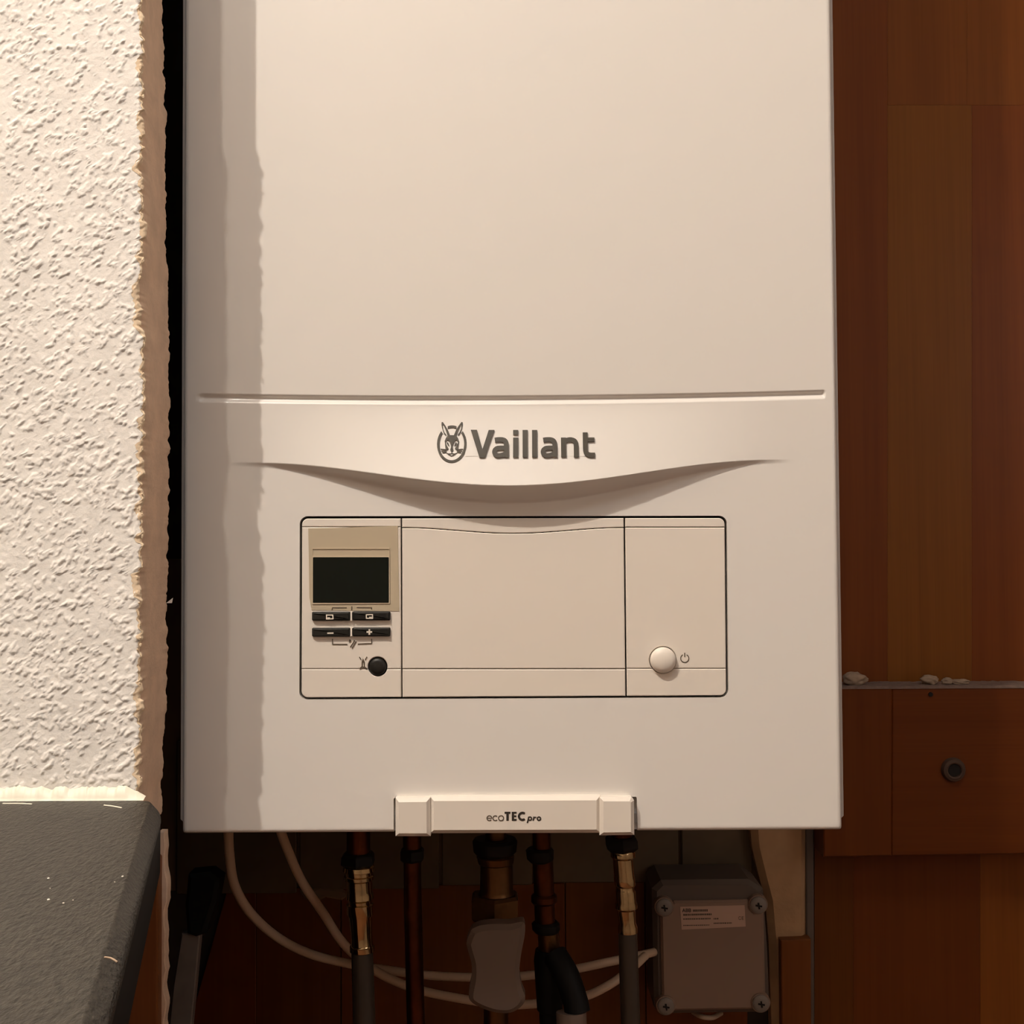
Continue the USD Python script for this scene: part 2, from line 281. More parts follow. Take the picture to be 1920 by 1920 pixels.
# ------------------------------------------------------------------ rough partition wall at the left
YW0, YW1 = -.080, -.030
zs_ctrl = [(-60, 268, 304), (0, 267, 305), (150, 266, 311), (300, 265, 310), (420, 270, 312), (520, 262, 316), (610, 266, 316), (700, 270, 318), (860, 268, 317), (1000, 266, 314), (1130, 262, 313), (1250, 264, 313), (1400, 262, 308), (1500, 262, 303), (1640, 262, 303)]
cz = np.array([at(262, y, YW0)[2] for y, _, _ in zs_ctrl])[::-1]; cxf = np.array([at(x, y, YW0)[0] for y, x, _ in zs_ctrl])[::-1]; cxb = np.array([at(x, y, YW1)[0] for y, _, x in zs_ctrl])[::-1]
zmin, zmax = at(262, 1560, YW0)[2], at(262, -150, YW0)[2]
dz = .00075; Z = np.arange(zmin, zmax, dz); nz = len(Z)
edge_j = (meshkit.fbm(np.c_[Z * 260, Z * 0, Z * 0], 4, 11) - .5) * .0052
back_j = (meshkit.fbm(np.c_[Z * 190, Z * 0 + 5, Z * 0], 4, 12) - .5) * .0030
xf0 = np.interp(Z, cz, cxf); xb0_ = np.interp(Z, cz, cxb); xf = xf0 + edge_j; xb = xb0_ + back_j
W = .17; nxw = 226; s = np.linspace(0, 1, nxw); Xg = xf[:, None] - W * (1 - s)[None]; Zg = np.repeat(Z[:, None], nxw, 1)
ca, sa = math.cos(.62), math.sin(.62); u = Xg * ca + Zg * sa; v = -Xg * sa + Zg * ca
wob = (meshkit.fbm(np.stack([Xg * 90, Zg * 90, Xg * 0], -1), 3, 21) - .5)
nA = meshkit.fbm(np.stack([u * 310 + wob * 1.5, v * 360 + wob * 1.3, u * 0 + 3], -1), 3, 5); nB = meshkit.fbm(np.stack([u * 600, v * 600, u * 0], -1), 2, 8)
ss = lambda a, b, t: (lambda q: q * q * (3 - 2 * q))(np.clip((t - a) / (b - a), 0, 1))
dens = meshkit.fbm(np.stack([Xg * 45, Zg * 45, Xg * 0 + 9], -1), 2, 31)
h = .00060 * ss(.53, .68, nA + (dens - .5) * .16) * (.55 + .9 * nB) + .00035 * (nB - .5) + .0007 * wob
rnd = np.clip((s - (1 - .0022 / W)) / (.0022 / W), 0, 1); Yg = YW0 - h * (1 - .6 * rnd[None]) + .0013 * (rnd ** 2)[None]
gv = np.stack([Xg, Yg, Zg], -1)
fl = lambda nx, ny: grid_faces(nx, ny)[:, ::-1]
skin = trimesh.Trimesh(gv.reshape(-1, 3), fl(nz, nxw), process=False)
if skin.face_normals[:, 1].mean() > 0: skin.invert()
wl = thing('wall_left', 'white rough-plastered partition wall with bare plasterboard edge left of the heater', 'wall', kind='structure')
obj('plaster_skin', skin, M['plaster'], wl, smooth=True)
# board edge (end face) and back
ne = 16; t = np.linspace(0, 1, ne); Xe = xf0[:, None] * (1 - t)[None] + xb0_[:, None] * t[None] + edge_j[:, None] * ((1 - t) ** 8)[None] + back_j[:, None] * (t ** 8)[None]; Ye = (gv[:, -1, 1])[:, None] * (1 - t)[None] + YW1 * t[None]
Ze = np.repeat(Z[:, None], ne, 1); Xe = Xe + .0003 * (meshkit.fbm(np.stack([Ye * 150, Ze * 60, Xe * 0], -1), 3, 17) - .5) * np.sin(t * math.pi)[None]
end = trimesh.Trimesh(np.stack([Xe, Ye, Ze], -1).reshape(-1, 3), fl(nz, ne), process=False)
if end.face_normals[:, 0].mean() < 0: end.invert()
obj('board_edge', end, M['board'], wl, smooth=True, label='bare pinkish plasterboard edge')
xw1 = xf.min() - W + .004
obj('core', cat_([bx(-1.6, xw1, YW0 + .0006, YW1, zmin, ZC), bx(xw1, xb.min() - .001, YW1 - .004, YW1 - .0005, zmin, ZC), bx(xw1, -.2215, YW0 + .002, YW1 - .001, zmax, ZC)]), M['plaster'], wl)
# torn paper rim along the corner
flakes = []
wv = .0030 * ss(.42, .72, meshkit.fbm(np.c_[Z * 120, Z * 0 + 3, Z * 0], 4, 41)) + .0004 + .0012 * meshkit.fbm(np.c_[Z * 700, Z * 0 + 8, Z * 0], 2, 42)
k_ = np.linspace(0, 1, 7); iw = np.clip(nxw - 1 - (wv[:, None] * (1 - k_)[None]) / (W / (nxw - 1)), 0, nxw - 1).astype(int); row = np.arange(nz)[:, None]
pv = gv[row, iw].copy(); pv[..., 0] = xf[:, None] - wv[:, None] * (1 - k_)[None] + .0002 * k_[None]; pv[..., 1] -= .00016 + .0004 * (meshkit.fbm(np.stack([pv[..., 0] * 900, pv[..., 2] * 900, pv[..., 0] * 0], -1), 2, 43) - .4)
pap = trimesh.Trimesh(pv.reshape(-1, 3), fl(nz, 7), process=False)
if pap.face_normals[:, 1].mean() > 0: pap.invert()
flakes.append(pap)
for k in range(45):
    z = rng.uniform(Z[10], Z[-10]); i = int((z - zmin) / dz); a = rng.uniform(.0003, .0009); b = rng.uniform(.0005, .0018)
    flakes.append(blob((xf[i] - rng.uniform(-.0002, .0012), YW0 + rng.uniform(-.0006, .0008), z), (a, .0005, b), k, .6, 2))
obj('torn_edge', cat_(flakes), M['paper'], wl, smooth=True, kind='stuff', label='torn paper rim')
fp = at(318, 1128, YW1); obj('paper_flake', prism(px2w(Polygon([(311, 1131), (324, 1121), (322, 1131)]), YW1), YW1, .0006, 0), M['plaster'], wl)
# bead of sealant over the worktop
ZT = at(200, 1497, YW0)[2]
xb0, xb1 = at(-40, 1490, YW0)[0] - .05, at(268, 1490, YW0)[0] + .002
n = 260; xs_ = np.linspace(xb0, xb1, n); hh = np.array([.0048 + .0030 * meshkit.fbm(np.array([[x * 170, 0, 0]]), 4, 4)[0] + .0012 * meshkit.noise(np.array([[x * 700, 0, 0]]), 9)[0] for x in xs_]); hh *= np.clip((xb1 + .003 - xs_) / .014, .12, 1)
V = []; 
for x, q in zip(xs_, hh): V += [(x, YW0 - .0005, ZT + q), (x, YW0 - .0022 - .15 * q, ZT + q * .8), (x, YW0 - .0045, ZT + q * .25), (x, YW0 - .0058, ZT - .0002)]
bead = trimesh.Trimesh(V, grid_faces(n, 4), process=False)
if bead.face_normals[:, 1].mean() > 0: bead.invert()
obj('sealant_bead', bead, M['caulk'], smooth=True, label='cream sealant bead along the joint of worktop and rough plaster', cat='sealant')
# strip of board edge and wood side below the worktop
jn = meshkit.fbm(np.c_[np.arange(64) * .31, np.zeros(64), np.zeros(64)], 4, 77) - .5
jag = [(297, 1560), (297, 2200)] + [(310 + 14 * jn[i], 1560 + i * 10) for i in range(63, -1, -1)]
obj('board_edge_strip', prism(px2w(Polygon(jag), -.038), -.038, .008, .0006), M['board'], wl)
wsx = at(297, 1800, -.045)[0]
obj('cabinet_side', bx(-1.0, wsx, -.047, -.031, 0.0, ZT - .043, .001), WL, label='orange-brown wood cabinet panel under the grey worktop', cat='cabinet panel')

# ------------------------------------------------------------------ worktop
xo = lambda Y: -.1858 + (-.166 - Y) * .235
yb_ = -.081
out = Polygon([(-1.0, yb_), (xo(yb_), yb_), (xo(-.62), -.62), (-1.0, -.62)]).buffer(-.012).buffer(.012, quad_segs=8)
rings = []; rad = .010
base = out
def ringpts(p, n=1400):
    L = p.exterior.length; return np.array([p.exterior.interpolate(L * i / n).coords[0] for i in range(n)])
r0 = ringpts(out); e = np.roll(r0, -1, 0) - np.roll(r0, 1, 0); e /= np.linalg.norm(e, axis=1)[:, None]; nr = np.c_[e[:, 1], -e[:, 0]]
if Polygon(r0 + nr * .001).area < Polygon(r0).area: nr = -nr
lay = [(-.0068, 0), (-.0062, -.00015), (-.0056, -.0006), (-.0016, -.0054), (-.0008, -.0068), (-.0002, -.0085), (0, -.0105), (0, -.012), (-.003, -.012)]
V = np.vstack([np.c_[r0 + nr * d, np.full(len(r0), ZT + z)] for d, z in lay]); n = len(r0); Fc = []
for L in range(len(lay) - 1):
    for i in range(n):
        j = (i + 1) % n; Fc += [[L * n + i, L * n + j, (L + 1) * n + j], [L * n + i, (L + 1) * n + j, (L + 1) * n + i]]
import mapbox_earcut
t1 = mapbox_earcut.triangulate_float64(V[:n, :2].copy(), np.array([n], np.uint32)).reshape(-1, 3)
wt = trimesh.Trimesh(V, np.vstack([Fc, t1, t1[:, ::-1] + (len(lay) - 1) * n]), process=False); trimesh.repair.fix_normals(wt)
wk = thing('worktop', 'dark grey grainy worktop with rounded edge below the rough plaster wall', 'worktop')
obj('slab', wt, M['worktop'], wk, smooth=50)
ro = Polygon(r0 + nr * -.0003); eb = trimesh.creation.extrude_polygon(ro, .0285, engine='earcut'); eb.apply_translation((0, 0, ZT - .0402)); obj('edge_band', eb, M['blackpl'], wk, smooth=30, label='black lower edge')
def on_top(px, py): return atz(px, py, ZT)
for i, (px, py, r) in enumerate(((91, 1648, .0006), (91, 1688, .00065), (119, 1694, .00045), (230, 1644, .00055), (94, 1666, .00028), (137, 1688, .00028), (215, 1654, .00028))):
    p = on_top(px, py); obj('dust_speck', blob((p[0], p[1], ZT + r * .4), (r, r, r * .6), i, .3, 2), M['speck'], smooth=True, label=(['white speck on the worktop, upper one of a pair one above the other', 'white speck on the worktop, lower one of the pair', 'white speck on the worktop just right of the lower one of the pair', 'white speck nearest the rounded edge of the worktop'][i]) if i < 4 else ['tiny faint speck between the pair of white specks on the worktop', 'tiny faint speck at the right end of the row of specks on the worktop', 'tiny faint speck beside the white speck nearest the rounded worktop edge'][i - 4], cat='dust speck', group='dust specks on the worktop')
sl = [at(x, y, -.34) for x, y in ((196, 1800), (208, 1802), (219, 1808))]
sp = [on_top(x, y) for x, y in ((196, 1799), (208, 1801), (220, 1808))]
sp = spline([(p[0], p[1], ZT + .0008) for p in sp], 6)
obj('wood_sliver', tube(sp, .00038, 8), M['debris'], smooth=True, label='thin curved pale sliver lying near the rounded worktop edge', cat='sliver')
for (a, b, lab) in (((5, 1507), (60, 1508), 'pale smear of sealant at the back of the worktop, the longer one'), ((195, 1510), (228, 1515), 'short pale smear of sealant at the back of the worktop near its corner')):
    q = [on_top(*a), on_top((a[0] + b[0]) / 2, (a[1] + b[1]) / 2 - .6), on_top(*b)]
    mm = tube(spline([(p[0], p[1], ZT) for p in q], 6), .0005, 6)
    obj('sealant_smear', mm, M['caulk'], smooth=True, label=lab, cat='smear')

# ------------------------------------------------------------------ the boiler
XB = .2160; ZB0, ZB1 = at(960, 1560, 0)[2], at(960, 1560, 0)[2] + 1.02
zg0 = at(957, 749, 0)[2]; XG = (at(366, 742, 0)[0], at(1549, 737, 0)[0])
zl0 = at(960, 913, 0)[2]
def groove_z(x): return zg0 + .0026 * (x / .208) ** 2
def lip_z(x): return zl0 + .0085 * (1 - np.cos(np.pi * np.clip(np.abs(x), 0, .1765) / .1765))
PL = .0155
def front(x, z):
    x = np.asarray(x, float); z = np.asarray(z, float); y = np.zeros(np.broadcast(x, z).shape)
    # bulge
    p = PL * (.5 * (1 + np.cos(np.pi * np.clip(np.abs(x), 0, .190) / .190))) ** .8; zg, zl = groove_z(x) - .004, lip_z(x)
    uu = np.clip((zg - z) / (zg - zl), 0, 1); sb = np.where(z >= zl, uu ** 1.22, 0)
    L = .0022 + .0088 * (p / PL); q = np.clip((zl - z) / L, 0, 1); dn = np.where(q < .12, 1 - .9 * q * q / .12 * .5, 0); dn2 = (1 - q) ** 1.35 * (1 - .1 * q)
    under = np.where(z < zl, dn2, 0)
    y = y - p * (sb + under)
    # groove
    t_ = z - groove_z(x); D = .0021; up, lo = .0030, .0036
    g = np.where(t_ > 0, np.clip(1 - t_ / up, 0, 1), np.clip(1 + t_ / lo, 0, 1)); g = g * g * (3 - 2 * g)
    ex = np.clip((x - XG[0]) / .006, 0, 1) * np.clip((XG[1] - x) / .0022, 0, 1); ex = ex * ex * (3 - 2 * ex)
    y = y + D * g * ex
    # rounded edges
    for d, r in ((XB - np.abs(x), .0032), (z - ZB0, .0028)):
        k = np.clip(r - d, 0, r); y = y + r - np.sqrt(np.maximum(r * r - k * k, 0))
    return y
xe_ = XB - .0032 * (1 - np.cos(np.linspace(0, math.pi / 2, 7)))
gxs = np.unique(np.r_[-xe_, np.linspace(-XB + .0033, XB - .0033, 170), np.arange(XG[1] - .004, XG[1] + .002, .0006), np.arange(XG[0] - .001, XG[0] + .007, .0012), xe_])
zz_ = np.unique(np.round(np.r_[ZB0 + .0028 * (1 - np.cos(np.linspace(0, math.pi / 2, 6))), np.arange(ZB0 + .004, zl0 - .014, .006), np.arange(zl0 - .014, zl0 + .022, .00045), np.arange(zl0 + .022, zg0 - .006, .0012), np.arange(zg0 - .006, zg0 + .009, .0004), np.arange(zg0 + .010, ZB1, .008), ZB1], 6))
nx, nzz = len(gxs), len(zz_); GX, GZ = np.meshgrid(gxs, zz_, indexing='ij'); GY = front(GX, GZ)
DEP = .300
fv = np.stack([GX, GY, GZ], -1).reshape(-1, 3); bv = np.stack([GX, np.full_like(GX, DEP), GZ], -1).reshape(-1, 3); N = nx * nzz
ff = grid_faces(nx, nzz)
per = np.r_[np.arange(nx) * nzz, (nx - 1) * nzz + np.arange(1, nzz), (np.arange(nx - 2, -1, -1)) * nzz + nzz - 1, np.arange(nzz - 2, 0, -1)]
pn = np.roll(per, -1); side = np.vstack([np.c_[per, pn, pn + N], np.c_[per, pn + N, per + N]])
cas = trimesh.Trimesh(np.vstack([fv, bv]), np.vstack([ff, ff[:, ::-1] + N, side[:, ::-1]]), process=False)
trimesh.repair.fix_normals(cas)
if cas.volume < 0: cas.invert()
PANEL = Polygon([(562, 968), (1363, 967), (1366, 1308), (561, 1312)]).buffer(-15).buffer(15, quad_segs=8)
cutp = prism(px2w(PANEL, 0), -.01, .022, 0)
NOTCH = Polygon([(738, 1496), (1194, 1494), (1197, 1600), (738, 1600)])
cutn = prism(px2w(NOTCH.buffer(-3).buffer(3), 0), -.01, .016, 0)
cm_ = man(cas) - man(cutp) - man(cutn)
bo = thing('gas_boiler', 'white wall-hung gas heater with curved lip, control panel and grey raised lettering', 'boiler')
obj('casing', tm(cm_) if not cm_.is_empty() else cas, M['casing'], bo, smooth=32)
print('casing', cm_.status(), cm_.num_tri())
zf = ZB0 + .0045; fr = Polygon([(-.2180, zf + .004), (-.2140, zf), (.2140, zf), (.2180, zf + .004), (.2180, ZB1 - .001), (-.2180, ZB1 - .001)]).difference(Polygon([(-.2120, zf + .006), (.2120, zf + .006), (.2120, ZB1 - .010), (-.2120, ZB1 - .010)]))
obj('side_frame', prism(fr, .0045, DEP - .006, 0), M['frame'], bo, smooth=False)
# control panel: three columns of fascia pieces
inner = Polygon([(566, 972), (1359, 971), (1362, 1304), (565, 1308)]).buffer(-12).buffer(12, quad_segs=8)
colsx = [((540, 751.2), (540, 752.0)), ((753.6, 1169.6), (754.6, 1173.0)), ((1172.4, 1400), (1175.8, 1400))]
def col(c, y0, y1):
    (a0, b0), (a1, b1) = c; f = lambda p, q, y: p + (q - p) * (y - 970) / 338
    return Polygon([(f(a0, a1, y0), y0), (f(b0, b1, y0), y0), (f(b0, b1, y1), y1), (f(a0, a1, y1), y1)])
BTN = Point(708, 1250).buffer(18.2, quad_segs=10); KNB = Point(1243, 1237.5).buffer(25.5, quad_segs=10)
def midcurve(off): return [(x, 989.3 + off + 10.8 * math.sin(math.pi * (x - 752) / 419) ** 2) for x in np.linspace(752, 1171, 40)]
topm = Polygon([(740, 900), (1190, 900)] + [(1190, 988.5)] + midcurve(-.6)[::-1] + [(740, 988.5)])
flapm = Polygon([(740, 1253.6), (740, 990.0)] + midcurve(.7) + [(1190, 990.0), (1190, 1253.6)])
G = .55
pieces = {'trim_strip': [inner & col(colsx[0], 960, 988 - G), inner & col(colsx[1], 960, 1010) & topm, inner & col(colsx[2], 960, 988.5 - G)],
          'edge_strip': [(inner & col(colsx[0], 1254.4 + G, 1320)) - BTN, inner & col(colsx[1], 1254.6 + G, 1320), (inner & col(colsx[2], 1253.6 + G, 1320)) - KNB]}
YPF = .0004
def fp_(name, poly, parent, m='plastic', y=YPF, d=.006, c=.0005, **k): return obj(name, prism(px2w(poly, 0), y, d, c), M[m], parent, smooth=20, **k)
lf = fp_('display_fascia', (inner & col(colsx[0], 988 + G, 1254.4 - G)) - BTN, bo)
mf = fp_('flap', inner & col(colsx[1], 980, 1254.6 - G) & flapm, bo)
rf = fp_('switch_fascia', (inner & col(colsx[2], 988.5 + G, 1253.6 - G)) - KNB, bo)
for nm, L in pieces.items():
    for q in L: fp_(nm, q, bo)
obj('panel_backing', prism(px2w(PANEL.buffer(-1), 0), .0075, .002, 0), M['hole'], bo)
# display side
film = Polygon([(578, 991), (746, 986), (748.5, 1146), (584, 1144), (580, 1120)])
obj('protective_film', prism(px2w(film, 0), YPF - .00025, .0003, 0), M['film'], lf, label='beige translucent protective film')
bez = Polygon([(585, 1027.5), (730.5, 1026.5), (731, 1132), (586, 1133)])
obj('display_bezel', prism(px2w(bez - sbox(586.5, 1029.5, 729.2, 1042), 0), YPF - .0007, .0006, 0), M['bezel'], lf)
obj('display', prism(px2w(rect(587, 1045, 729, 1130, 1), 0), YPF - .0009, .0008, .0001), M['display'], lf, label='blank dark display')
for (x0, x1) in ((585.5, 657), (661.5, 732)):
    for (y0, y1) in ((1147, 1163.5), (1177, 1193.5)):
        q = rect(x0, y0 - (x0 > 620) * .6, x1, y1 - (x0 > 620) * .6, 2.2)
        obj('button', prism(px2w(q, 0), YPF - .0026, .0035, .0013), M['rubber'], lf, smooth=False)
for y0, y1 in ((1147.5, 1163.5), (1177.5, 1192.5)):
    obj('button_divider', prism(px2w(sbox(657.6, y0, 660.8, y1), 0), YPF - .0022, .003, 0), M['plastic'], lf)
z3 = lambda P: affinity.translate(affinity.scale(P, 1 / 10.667, 1 / 10.667, origin=(0, 0)), 570, 1120)
YI = YPF - .0027
boxl = unary_union([stroke([(460, 350), (585, 350), (590, 425), (460, 428), (460, 350)], 24), sbox(478, 395, 530, 415)]); boxr = unary_union([stroke([(1255, 345), (1378, 340), (1380, 418), (1255, 415), (1255, 345)], 22), sbox(1310, 384, 1366, 404)])
for P in (boxl, boxr, stroke([(475, 712), (600, 710)], 28), unary_union([stroke([(1258, 688), (1372, 688)], 34), stroke([(1315, 632), (1315, 745)], 34)])):
    obj('button_symbol', prism(px2w(z3(P), 0), YI, .0005, 0), M['printlight'], lf)
pr = unary_union([stroke([(558, 255), (572, 208), (855, 210)], 20), stroke([(955, 180), (955, 262)], 22), stroke([(1055, 205), (1352, 205), (1352, 242)], 20), stroke([(570, 830), (570, 938), (865, 938)], 16), stroke([(1072, 932), (1352, 922), (1352, 830)], 16),
                  stroke([(925, 995), (1015, 860)], 17), stroke([(960, 1020), (1045, 880)], 17), Polygon([(905, 905), (950, 885), (915, 835), (900, 870)]),
                  stroke([(1105, 1190), (1140, 1245)], 16), stroke([(1258, 1190), (1222, 1250)], 16), Polygon([(1150, 1395), (1152, 1290), (1180, 1222), (1212, 1290), (1212, 1395)]) - Polygon([(1172, 1385), (1174, 1320), (1182, 1290), (1194, 1320), (1196, 1385)]), stroke([(1108, 1430), (1150, 1395), (1215, 1395), (1258, 1430)], 18)])
obj('printed_symbols', prism(px2w(z3(pr), 0), YPF - .00042, .0004, 0), M['print'], lf)
obj('round_button', lathe_y(708, 1250, YPF, [(-.0012, .3), (-.0012, 9), (-.0008, 14), (.0006, 16.6), (.005, 16.8)]), M['rubber'], lf, smooth=50, label='round black button')
# switch side
obj('knob', lathe_y(1243, 1237.5, YPF, [(-.0052, .3), (-.0051, 8), (-.0046, 15), (-.0038, 20), (-.0026, 23), (-.001, 24.2), (.005, 24.2)], 48), M['plastic'], rf, smooth=60, label='round white switch knob')
pw = unary_union([LineString(arc(1284, 1234.5, 7.6, -62, 242, 30)).buffer(.8, cap_style='flat'), stroke([(1284, 1224), (1284, 1232)], 1.6)])
obj('power_symbol', prism(px2w(pw, 0), YPF - .0002, .0004, 0), M['print'], rf)
# badge: raised letters and emblem that follow the bulge
z2 = lambda P: affinity.translate(affinity.scale(P, 1 / 5.0526, 1 / 5.0526, origin=(0, 0)), 780, 760)
ze = lambda P: affinity.translate(affinity.scale(P, 1 / 21.34, 1 / 21.34, origin=(0, 0)), 810, 785)
def onf(poly, proud, back):
    w = px2w(poly, 0); c = w.centroid; x, z, e = c.x, c.y, .006; f0 = float(front(x, z)); fx = float(front(x + e, z) - front(x - e, z)) / (2 * e); fz = float(front(x, z + e) - front(x, z - e)) / (2 * e)
    return prism(w, -proud, proud + back, 0, mapY=lambda X, Z_: f0 + fx * (X - x) + fz * (Z_ - z))
w_ = 45
sp2 = lambda P: [tuple(q[:2]) for q in spline([(x, y, 0) for x, y in P], 6)]
def let_a(o): return unary_union([stroke(sp2([(748 + o, 337), (775 + o, 333), (808 + o, 332), (838 + o, 340), (853 + o, 362), (857 + o, 400)]) + [(857 + o, 501)], w_), stroke([(857 + o, 412)] + sp2([(800 + o, 412), (770 + o, 416), (750 + o, 432), (745 + o, 452), (751 + o, 472), (770 + o, 484), (797 + o, 484), (830 + o, 476), (857 + o, 462)]), w_ - 3), sbox(836 + o, 440, 879 + o, 502)])
LET = [Polygon([(521, 238), (578, 238), (632, 428), (690, 240), (742, 240), (657, 505), (604, 505)]), let_a(0), unary_union([sbox(920, 240, 967, 285), sbox(920, 313, 968, 503)]), sbox(1009, 240, 1056, 503), sbox(1098, 240, 1145, 503), let_a(455),
       unary_union([sbox(1370, 313, 1418, 500), stroke(sp2([(1395, 350), (1425, 338), (1458, 333), (1490, 341), (1507, 362), (1512, 400)]) + [(1512, 500)], w_)]),
       unary_union([stroke([(1598, 263), (1598, 420)] + sp2([(1599, 438), (1606, 461), (1622, 475), (1645, 480)]) + [(1687, 480)], w_), sbox(1600, 312, 1684, 352)])]
bg = obj('badge_strip', prism(px2w(sbox(873, 823, 1096, 857.5), 0), -.0003, .0018, 0, mapY=front), M['casing'], bo, smooth=False)
for L in LET: obj('letter', onf(z2(L), .0012, .001), M['letter'], bg, smooth=False)
mir = lambda P: affinity.scale(P, -1, 1, origin=(812, 0))
ear = Polygon([(395, 155), (440, 150), (540, 290), (650, 480), (735, 690), (735, 745), (635, 745), (640, 715)] + [(560, 470), (470, 275), (435, 270), (450, 420), (510, 570), (585, 672), (560, 695), (480, 600), (410, 380), (390, 260)])
ringp = Polygon(arc(812, 1045, 587, 0, 360, 80, 757)[:-1]).difference(Polygon(arc(812, 1045, 492, 0, 360, 80, 663)[:-1]))
ringp = ringp.difference(Polygon([(200, 0), (625, 0), (640, 470), (440, 610), (385, 525), (200, 400)])).difference(mir(Polygon([(200, 0), (625, 0), (640, 470), (440, 610), (385, 525), (200, 400)])))
half = [(812, 690), (885, 690), (985, 720), (1050, 800), (1095, 930), (1080, 1070), (1055, 1255), (950, 1265), (945, 1220), (1010, 1110), (1058, 985), (1000, 882), (925, 922), (865, 1050), (845, 1130), (845, 1190), (872, 1280), (852, 1340), (822, 1372), (820, 1432), (812, 1432)]
face = unary_union([Polygon(half).buffer(0), mir(Polygon(half).buffer(0))])
pup = affinity.scale(Polygon([(600, 1010), (650, 960), (690, 1030), (722, 1135), (655, 1100)]), .8, .86)
whisk = unary_union([stroke([(370, 1250), (640, 1276)], 22), stroke([(400, 1328), (610, 1318)], 22), stroke([(440, 1396), (600, 1376)], 24)])
mouth = unary_union([stroke([(610, 1412), (700, 1444), (812, 1430), (924, 1444), (1020, 1408)], 17), stroke([(670, 1452), (740, 1498), (812, 1528), (880, 1498), (954, 1452)], 24)])
EMB = unary_union([ringp, ear, mir(ear), face, pup, mir(pup), whisk, mir(whisk), mouth]).simplify(2)
obj('emblem', onf(ze(EMB), .0007, .001), M['letter'], bo, smooth=False, label='grey oval animal-head emblem')
# grip bar with end caps
YG = -.0062
gb = obj('grip_bar', prism(px2w(Polygon([(806, 1494.5), (1126, 1493), (1126, 1563), (806, 1564)]), YG), YG, .013, .0026), M['plastic'], bo, smooth=20)
for q in (Polygon([(741, 1497.5), (806.5, 1496.5), (807, 1569.5), (741, 1569.5)]), Polygon([(1124.5, 1495.5), (1184, 1495.5), (1189.5, 1502), (1190, 1567), (1124.5, 1568)])):
    obj('end_cap', prism(px2w(q, YG - .0012), YG - .0012, .0142, .0024), M['plastic'], gb, smooth=20)
z4 = lambda P: affinity.translate(affinity.scale(P, 1 / 10.667, 1 / 10.667, origin=(0, 0)), 880, 1500)
ring_ = lambda cx, cy, r, w, a0=0, a1=360: stroke(arc(cx, cy, r, a0, a1, 28), w)
e_ = unary_union([ring_(400, 363, 48, 19, 40, 360), stroke([(352, 363), (449, 363)], 15)])
eco = unary_union([e_, ring_(520, 363, 48, 19, 45, 315), ring_(635, 363, 50, 19, 0, 361)])
tec = unary_union([sbox(705, 235, 822, 275), sbox(740, 240, 788, 414), sbox(848, 236, 895, 414), sbox(850, 236, 945, 272), sbox(850, 305, 940, 342), sbox(850, 377, 945, 414), ring_(1062, 326, 70, 44, 50, 310), Polygon([(1085, 236), (1105, 246), (1105, 285), (1070, 275)]), Polygon([(1085, 415), (1103, 408), (1103, 368), (1070, 378)])])
pro = unary_union([stroke([(1190, 332), (1160, 458)], 27), ring_(1212, 371, 32, 26, 0, 361), stroke([(1295, 332), (1274, 412)], 27), stroke([(1290, 362), (1310, 345), (1338, 345)], 24), ring_(1392, 373, 33, 27, 0, 361)])
for P in (eco, tec, pro): obj('printed_word', prism(px2w(z4(P), YG), YG - .0002, .0003, 0), M['print' if P is eco else 'printblack'], gb, smooth=False)

# ------------------------------------------------------------------ pipes and valves under the boiler
YA = .135
HI = 1540
def pipe(name, label, parts, cat='pipe', group='pipes under the heater'):
    t = thing(name, label, cat, group)
    for nm, m, rows, seg in parts: obj(nm, pipe_px(YA, rows, seg), M[m], t, smooth=35)
    return t
pipe('heating_pipe', 'copper pipe with shiny brass fitting and grey sleeve, leftmost under the heater', [
    ('copper_stub', 'copper', [(672, HI, 22), (672, 1612, 22)], 28),
    ('nut', 'blacknut', [(672, 1598, 27), (671, 1604, 33), (671, 1618, 34), (671, 1624, 26)], 6),
    ('fitting', 'brass', [(673, 1620, 25), (673, 1624, 29), (673, 1632, 30), (673, 1634, 26), (673, 1640, 26), (673, 1642, 28), (673, 1648, 28), (674, 1651, 24), (674, 1670, 24), (675, 1676, 25), (675, 1684, 26), (675, 1688, 22), (675, 1693, 22), (675, 1695, 25), (676, 1714, 25), (676, 1718, 22), (677, 1735, 21), (678, 1752, 20), (679, 1770, 20), (679, 1774, 23), (679, 1783, 23), (679, 1786, 19)], 36),
    ('grey_sleeve', 'insul', [(679, 1784, 20), (681, 1850, 20.5), (684, 1960, 21)], 28)])
pipe('water_pipe', 'slim dark copper pipe with one collar, second from the left under the heater', [
    ('copper_stub', 'copper', [(772, HI, 17), (773, 1600, 17)], 24),
    ('nut', 'blacknut', [(773, 1590, 20), (773, 1594, 24), (773, 1610, 24), (773, 1615, 19)], 6),
    ('copper_tube', 'copper', [(773, 1612, 16), (774, 1700, 16.5), (781, 1960, 17)], 24)])
gv_ = thing('gas_valve', 'brass gas valve with waisted grey handle, in the middle under the heater', 'valve', 'pipes under the heater')
for nm, m, rows, seg in [('brass_stub', 'olddbrass', [(930, HI, 20), (930, 1575, 20)], 24), ('union_nut', 'blacknut', [(928, 1572, 38), (928, 1578, 42), (928, 1596, 40), (927, 1603, 33)], 24), ('collar', 'olddbrass', [(929, 1600, 30), (929, 1606, 35), (930, 1618, 33), (930, 1622, 28)], 28), ('valve_body', 'olddbrass', [(931, 1618, 30), (931, 1668, 31), (931, 1676, 34), (931, 1684, 38), (930, 1690, 38), (930, 1720, 36), (930, 1735, 26), (930, 1960, 22)], 28)]:
    obj(nm, pipe_px(YA, rows, seg), M[m], gv_, smooth=35)
